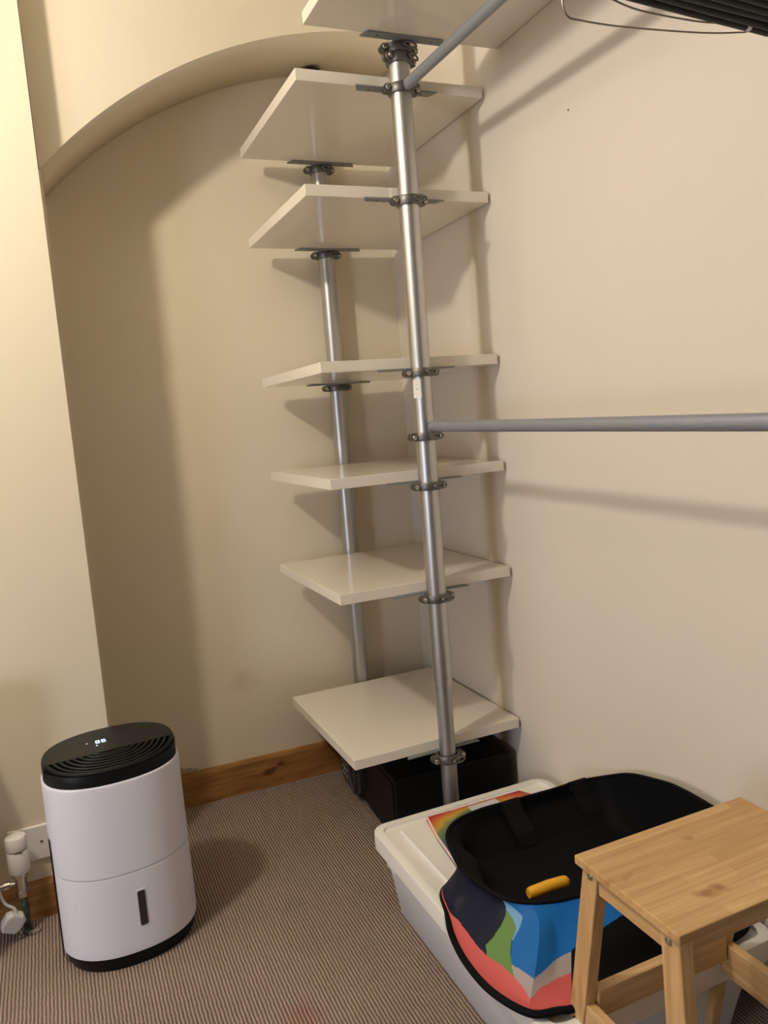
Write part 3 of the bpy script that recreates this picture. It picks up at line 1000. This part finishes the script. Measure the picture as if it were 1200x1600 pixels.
# ------------------------------------------------------------------ open striped storage bag
ZB = LZ + 0.0105
bag = thing('storage_bag', 'open black-lined fabric bag with navy, green, blue and coral panels on the white box', 'bag', (-0.28, -1.22, LZ))
cols = [  # rim, below-rim, belly, body foot, hem   (x, y, z), going from the rear left corner round the front to the right
    [(-0.466, -1.052, .299), (-0.440, -1.065, .272), (-0.470, -1.085, .240), (-0.500, -1.085, .216), (-0.500, -1.085, .2075)],
    [(-0.489, -1.131, .296), (-0.434, -1.116, .270), (-0.505, -1.150, .240), (-0.523, -1.150, .216), (-0.524, -1.148, .2075)],
    [(-0.493, -1.172, .295), (-0.458, -1.174, .268), (-0.500, -1.183, .240), (-0.529, -1.205, .217), (-0.548, -1.210, .2075)],
    [(-0.485, -1.230, .292), (-0.475, -1.249, .270), (-0.502, -1.259, .240), (-0.531, -1.288, .216), (-0.561, -1.284, .2065)],
    [(-0.467, -1.278, .290), (-0.463, -1.292, .272), (-0.490, -1.320, .245), (-0.527, -1.361, .214), (-0.559, -1.368, .2065)],
    [(-0.432, -1.308, .288), (-0.439, -1.342, .275), (-0.472, -1.383, .250), (-0.517, -1.424, .211), (-0.531, -1.440, .2065)],
    [(-0.390, -1.327, .289), (-0.409, -1.347, .270), (-0.427, -1.377, .245), (-0.471, -1.431, .211), (-0.488, -1.460, .2075)],
    [(-0.345, -1.338, .291), (-0.364, -1.357, .270), (-0.391, -1.390, .245), (-0.425, -1.436, .211), (-0.450, -1.469, .2075)],
    [(-0.270, -1.365, .300), (-0.285, -1.380, .275), (-0.300, -1.410, .247), (-0.310, -1.440, .212), (-0.320, -1.472, .2075)],
    [(-0.160, -1.400, .325), (-0.165, -1.410, .290), (-0.165, -1.425, .252), (-0.165, -1.440, .212), (-0.165, -1.470, .2075)],
    [(-0.070, -1.410, .352), (-0.070, -1.418, .305), (-0.065, -1.425, .258), (-0.070, -1.430, .212), (-0.070, -1.455, .2075)],
    [(-0.034, -1.375, .368), (-0.034, -1.378, .310), (-0.036, -1.380, .260), (-0.042, -1.385, .212), (-0.040, -1.385, .2075)],
    [(-0.030, -1.327, .3735), (-0.028, -1.320, .315), (-0.034, -1.310, .260), (-0.045, -1.30, .212), (-0.040, -1.30, .2075)],
    [(-0.030, -1.251, .3740), (-0.028, -1.245, .315), (-0.034, -1.24, .260), (-0.045, -1.24, .212), (-0.040, -1.24, .2075)],
    [(-0.030, -1.1955, .3655), (-0.028, -1.19, .310), (-0.034, -1.19, .260), (-0.045, -1.18, .212), (-0.040, -1.18, .2075)],
    [(-0.030, -1.1060, .3430), (-0.030, -1.11, .295), (-0.036, -1.12, .255), (-0.045, -1.13, .212), (-0.040, -1.13, .2075)],
    [(-0.042, -1.036, .3125), (-0.040, -1.045, .280), (-0.050, -1.06, .245), (-0.070, -1.09, .212), (-0.065, -1.09, .2075)],
    [(-0.096, -1.003, .3010), (-0.092, -1.010, .275), (-0.100, -1.04, .245), (-0.120, -1.075, .212), (-0.120, -1.075, .2075)],
    [(-0.160, -0.999, .2980), (-0.155, -1.000, .272), (-0.165, -1.03, .245), (-0.180, -1.065, .212), (-0.180, -1.065, .2075)],
    [(-0.256, -0.995, .2980), (-0.256, -1.000, .272), (-0.260, -1.03, .243), (-0.275, -1.060, .212), (-0.275, -1.060, .2075)],
    [(-0.352, -0.991, .2980), (-0.350, -1.000, .272), (-0.360, -1.03, .243), (-0.375, -1.060, .212), (-0.375, -1.060, .2075)],
    [(-0.422, -1.007, .2980), (-0.405, -1.020, .272), (-0.420, -1.045, .242), (-0.445, -1.065, .214), (-0.445, -1.065, .2075)],
]
SUB = 40
levels = [catmull([c[l] for c in cols], SUB, True) for l in range(5)]
NC = len(levels[0])
for l in (1, 2, 3):        # crease the body's front corner
    for u in range(4 * SUB, 6 * SUB):
        t = u / SUB
        k = int(t)
        lin = Vector(cols[k][l]).lerp(Vector(cols[k + 1][l]), t - k)
        w = max(0.0, 1 - abs(t - 5.0)) ** 0.6
        levels[l][u] = levels[l][u].lerp(lin, w)
grid = []       # grid[u][v]
VS = 40
for u in range(NC):
    grid.append(catmull([levels[l][u] for l in range(5)], VS, False))
NV = len(grid[0])
def inside(p, poly):
    x, y = p
    c = False
    n = len(poly)
    for i in range(n):
        x1, y1 = poly[i]; x2, y2 = poly[(i + 1) % n]
        if (y1 > y) != (y2 > y) and x < (x2 - x1) * (y - y1) / (y2 - y1) + x1:
            c = not c
    return c
POLYS = [
    ('bag_black', [(6.72, 2.15), (7.4, 1.75), (8.6, 0.9), (9.4, -1), (30, -1), (30, 5), (6.72, 5)]),
    ('bag_coral', [(-1, 2.98), (1.24, 2.98), (1.89, 2.85), (2.42, 2.88), (2.84, 2.93), (3.23, 2.89), (3.77, 2.76), (4.33, 2.76), (4.7, 2.82), (4.98, 2.95), (5.33, 2.72), (5.91, 2.67), (6.8, 2.6), (6.8, 5), (-1, 5)]),
    ('bag_green', [(3.70, 0.95), (3.73, 1.07), (4.03, 1.27), (4.21, 1.56), (4.11, 1.99), (4.11, 2.34), (4.17, 2.53), (4.33, 2.76), (3.77, 2.76), (3.23, 2.89), (3.12, 2.6), (3.40, 2.2), (3.60, 1.75), (3.70, 1.3)]),
    ('bag_light', [(3.78, 0.30), (4.1, 0.7), (4.39, 1.04), (4.31, 1.5), (4.15, 1.96), (4.09, 1.99), (4.2, 1.56), (4.03, 1.29), (3.70, 1.0)]),
    ('bag_blue', [(3.78, -1), (9.5, -1), (8.7, 0.95), (7.5, 1.8), (6.8, 2.14), (6.67, 2.17), (6.2, 2.25), (5.82, 2.3), (5.43, 2.4), (5.0, 2.5), (4.52, 2.5), (4.17, 2.53), (4.12, 2.34), (4.14, 1.96), (4.31, 1.5), (4.39, 1.04), (4.1, 0.7), (3.78, 0.3)]),
    ('bag_grey', [(4.17, 2.53), (4.52, 2.5), (5.0, 2.5), (5.43, 2.4), (5.82, 2.3), (6.2, 2.25), (6.8, 2.12), (6.8, 2.6), (5.91, 2.67), (5.33, 2.72), (4.98, 2.95), (4.7, 2.82), (4.33, 2.76)]),
]
def pattern(u, v):
    for nm, poly in POLYS:
        if inside((u, v), poly):
            return nm
    return 'bag_navy'
MN = ['bag_navy', 'bag_coral', 'bag_green', 'bag_light', 'bag_blue', 'bag_grey', 'bag_black']
bm = B()
vg = [[bm.verts.new(p) for p in colm] for colm in grid]
for u in range(NC):
    for v in range(NV - 1):
        f = bm.faces.new((vg[u][v], vg[(u + 1) % NC][v], vg[(u + 1) % NC][v + 1], vg[u][v + 1]))
        f.material_index = MN.index(pattern((u + .5) / SUB, (v + .5) / VS))
        f.smooth = True
outer = obj('outer_panel', bm, [M[k] for k in MN], bag, label='striped ripstop outer fabric')
# black lining: follows the wall slightly inside, then covers the floor of the bag
cenb = Vector((-0.27, -1.24, 0))
bm = B()
rings = []
for v, s, dz in [(k, 0.985 if k else 0.992, 0.001 if k == 0 else 0.0) for k in range(0, 3 * VS, VS // 4)] + [(3 * VS, 0.90, 0.006), (3 * VS, 0.55, 0.004), (3 * VS, 0.1, 0.004)]:
    ring = []
    for u in range(NC):
        p = grid[u][v]
        q = cenb + (Vector((p.x, p.y, 0)) - cenb) * s
        ring.append((q.x, q.y, (p.z if v < 3 * VS else 0.214) + dz))
    rings.append(ring)
loft(bm, rings, cap0=False)
for f in bm.faces:
    f.smooth = True
obj('lining', bm, M['bag_black'], bag)
bm = B(); tube(bm, [p + Vector((0, 0, 0.001)) for p in levels[0]], 0.0042, 10, closed=True); obj('rim_piping', bm, M['bag_black'], bag, smooth=True)
bm = B(); tube(bm, levels[4], 0.0064, 10, closed=True); obj('hem_piping', bm, M['bag_black'], bag, smooth=True)
# webbing straps folded over the rear rim
for x0 in (-0.279, -0.100):
    bm = B()
    w = 0.024
    path = [(-1.035, .262, 0), (-1.002, .285, 0), (-0.9905, .300, 0), (-0.993, .3045, 0), (-1.001, .3035, 0), (-1.016, .274, 0.004), (-1.042, .246, 0.008), (-1.056, .222, 0.012)]
    if x0 > -0.2:
        path = [(y - 0.009, z + 0.003, s) for y, z, s in path]
    path = path[1:]
    A_ = [[(x0 - w + s, y, z), (x0 + w + s, y, z)] for y, z, s in path]
    va = [[bm.verts.new(p) for p in r] for r in A_]
    for a_, b_ in zip(va, va[1:]):
        bm.faces.new((a_[0], a_[1], b_[1], b_[0]))
    bmesh.ops.solidify(bm, geom=bm.faces[:], thickness=0.0016)
    obj('strap', bm, M['webbing'], bag)

# yellow handle showing inside the bag
bm = B()
p0, p1 = Vector((-0.408, -1.262, 0.272)), Vector((-0.318, -1.264, 0.272))
pts = [p0.lerp(p1, t) for t in (0, .04, .10, .5, .88, .95, 1.0)]
pts[3].z += 0.0015
tube(bm, pts, [0.0085, 0.0105, 0.0112, 0.0112, 0.0110, 0.0092, 0.004], 20)
tag(obj('tool_handle', bm, M['yellow'], smooth=True), 'yellow rounded plastic handle lying inside the open bag', 'handle')

# ------------------------------------------------------------------ bamboo stool
st = thing('stool', 'light bamboo stool with rectangular strip-laminated top in front of the white box', 'stool', (-0.31, -1.61, 0.0))
bm = B(); box(bm, -0.479, -0.139, -1.727, -1.512, 0.486, 0.500)
obj('seat', bm, M['bam_x'], st, bevel=0.0018, seg=2)
def leg(x0, x1, ytop0, ytop1, ybot0, ybot1):
    bm = B()
    hexa(bm, [(x0, ybot0, 0.0), (x1, ybot0, 0.0), (x1, ybot1, 0.0), (x0, ybot1, 0.0), (x0, ytop0, 0.4858), (x1, ytop0, 0.4858), (x1, ytop1, 0.4858), (x0, ytop1, 0.4858)])
    return obj('leg', bm, M['bam_z'], st, bevel=0.002)
for x0, x1, sgn in ((-0.465, -0.443, -1), (-0.173, -0.151, 1)):
    la = leg(x0, x1, -1.546, -1.514, -1.484, -1.452) if False else leg(x0, x1, -1.549, -1.514, -1.455, -1.420)
    lb = leg(x0, x1, -1.711, -1.676, -1.733, -1.690)
    xo = x0 if sgn < 0 else x1
    for L_, y, z in ((la, -1.530, 0.470), (lb, -1.692, 0.467), (la, -1.474, 0.193), (lb, -1.702, 0.200)):
        bm = B()
        lathe(bm, (xo, y, z), [(0.0058, 0.001 * -sgn), (0.0058, 0.0012 * sgn), (0.0048, 0.0022 * sgn), (0.0022, 0.0024 * sgn), (0.0018, 0.0012 * sgn)], 20, 'x')
        obj('bolt', bm, M['bolt'], L_, smooth=True)
    bm = B(); box(bm, x0 + 0.001, x1 - 0.001, -1.677, -1.5475, 0.449, 0.4855); obj('apron', bm, M['bam_y'], st, bevel=0.0015)
    bm = B(); hexa(bm, [(x0 + .003, -1.694, 0.176), (x1 - .003, -1.694, 0.176), (x1 - .003, -1.487, 0.176), (x0 + .003, -1.487, 0.176),
                        (x0 + .003, -1.692, 0.236), (x1 - .003, -1.692, 0.236), (x1 - .003, -1.497, 0.236), (x0 + .003, -1.497, 0.236)])
    obj('side_rail', bm, M['bam_y'], st, bevel=0.0015)
bm = B(); box(bm, -0.442, -0.174, -1.704, -1.686, 0.449, 0.4855); obj('apron', bm, M['bam_xr'], st, bevel=0.0015)
bm = B(); box(bm, -0.442, -0.174, -1.540, -1.522, 0.449, 0.4855); obj('apron', bm, M['bam_xr'], st, bevel=0.0015)
bm = B(); box(bm, -0.4425, -0.1735, -1.508, -1.489, 0.211, 0.257); obj('stretcher', bm, M['bam_xr'], st, bevel=0.0015)

# ------------------------------------------------------------------ hangers on the upper rail
RZ = 1.933 + 0.0134
def wire_hanger(y, yaw, zbar, sag, half=0.205):
    """one continuous wire: hook over the rail, shoulders, bar"""
    x0 = -0.2525
    c, s = math.cos(yaw), math.sin(yaw)
    def P(u, z, v=0.0):
        return (x0 + c * u - s * v, y + s * u + c * v, z)
    r = 0.0165
    hook = [P(r * math.cos(math.radians(a_)), RZ - 0.0148 + r * math.sin(math.radians(a_))) for a_ in range(200, -60, -20)]
    neck = [P(0.0, RZ - 0.045), P(0.0, RZ - 0.06)]
    loop = [P(0.0, RZ - 0.062), P(0.06, RZ - 0.083), P(half - 0.02, zbar + 0.06), P(half, zbar + 0.035), P(half - 0.004, zbar + 0.006),
            P(half - 0.03, zbar), P(0.06, zbar - sag), P(-0.06, zbar - sag), P(-half + 0.03, zbar), P(-half + 0.004, zbar + 0.006), P(-half, zbar + 0.035), P(-half + 0.02, zbar + 0.06), P(-0.06, RZ - 0.083), P(0.0, RZ - 0.062)]
    bm = B()
    tube(bm, hook + neck, 0.0013, 8)
    tube(bm, catmull(loop, 5, False), 0.0013, 8)
    return bm
tag(obj('wire_hanger', wire_hanger(-1.508, -0.11, 1.701, 0.004, 0.158), M['wire'], smooth=True), 'bare wire hanger furthest back on the upper rail', 'hanger', 'bare wire hangers on the upper rail')
tag(obj('wire_hanger', wire_hanger(-1.535, 0.02, 1.712, 0.010, 0.150), M['wire'], smooth=True), 'second bare wire hanger, tight against the first black hanger', 'hanger', 'bare wire hangers on the upper rail')

def coat_hanger(y, first):
    t = thing('coat_hanger', 'x', 'hanger', (-0.2525, y, RZ), 'black plastic hangers packed on the upper rail')
    x0 = -0.2525
    bm = B()
    r = 0.0165
    hook = [(x0 + r * math.cos(math.radians(a_)), y, RZ - 0.0148 + r * math.sin(math.radians(a_))) for a_ in range(200, -60, -20)]
    tube(bm, hook + [(x0, y, RZ - 0.04), (x0, y, RZ - 0.06)], 0.0016, 8)
    obj('hook', bm, M['wire'], t, smooth=True)
    bm = B()
    half, zb = 0.180, 1.6985
    loop = [(x0, y, RZ - 0.058), (x0 + 0.07, y, RZ - 0.085), (x0 + half - 0.03, y, zb + 0.055), (x0 + half, y, zb + 0.025), (x0 + half - 0.012, y, zb + 0.002),
            (x0 + half - 0.04, y, zb), (x0 - half + 0.04, y, zb), (x0 - half + 0.012, y, zb + 0.002), (x0 - half, y, zb + 0.025), (x0 - half + 0.03, y, zb + 0.055), (x0 - 0.07, y, RZ - 0.085)]
    cl = catmull(loop, 5, True)
    rings = []
    n = len(cl)
    tube(bm, cl, 0.0066, 10, closed=True)
    obj('frame', bm, M['hanger'], t, smooth=True)
    return t
proto = coat_hanger(-1.560, True)
proto.rotation_euler = (0, 0.03, 0.06)
ORD = ['first', 'second', 'third', 'fourth', 'fifth', 'sixth', 'seventh', 'eighth', 'ninth', 'tenth', 'eleventh', 'twelfth', 'thirteenth', 'fourteenth']
random.seed(2)
for i, od in enumerate(ORD):
    if i == 0:
        o = proto
    else:
        o = proto.copy()
        COL.objects.link(o)
        for ch in list(proto.children):
            c2 = ch.copy()
            COL.objects.link(c2)
            c2.parent = o
        o.location = (proto.location.x, -1.560 - 0.0142 * i, proto.location.z)
        o.rotation_euler = (0, 0.03 + random.uniform(-0.006, 0.006), 0.06 + random.uniform(-0.004, 0.004))
    o['label'] = 'black plastic coat hanger, %s from the wire hangers in the packed row' % od
    o['category'] = 'hanger'
    o['group'] = 'black plastic hangers packed on the upper rail'
bm = B()
tube(bm, [(-0.131, -1.5604, 1.6987), (-0.123, -1.5604, 1.6987)], 0.0069, 12)
obj('size_marker', bm, M['label'], proto, smooth=True, label='small white marker on the bar')

# tiny nail hole in the right wall
bm = B(); lathe(bm, (0.0, -0.9575, 1.8085), [(0.0022, -0.0008), (0.0022, 0.0)], 10, 'x')
h = struct('trim_2', bm, M['print']); h['label'] = 'small dark nail hole in the right wall'

for o in bpy.data.objects:
    if '_base' in o:
        del o['_base']
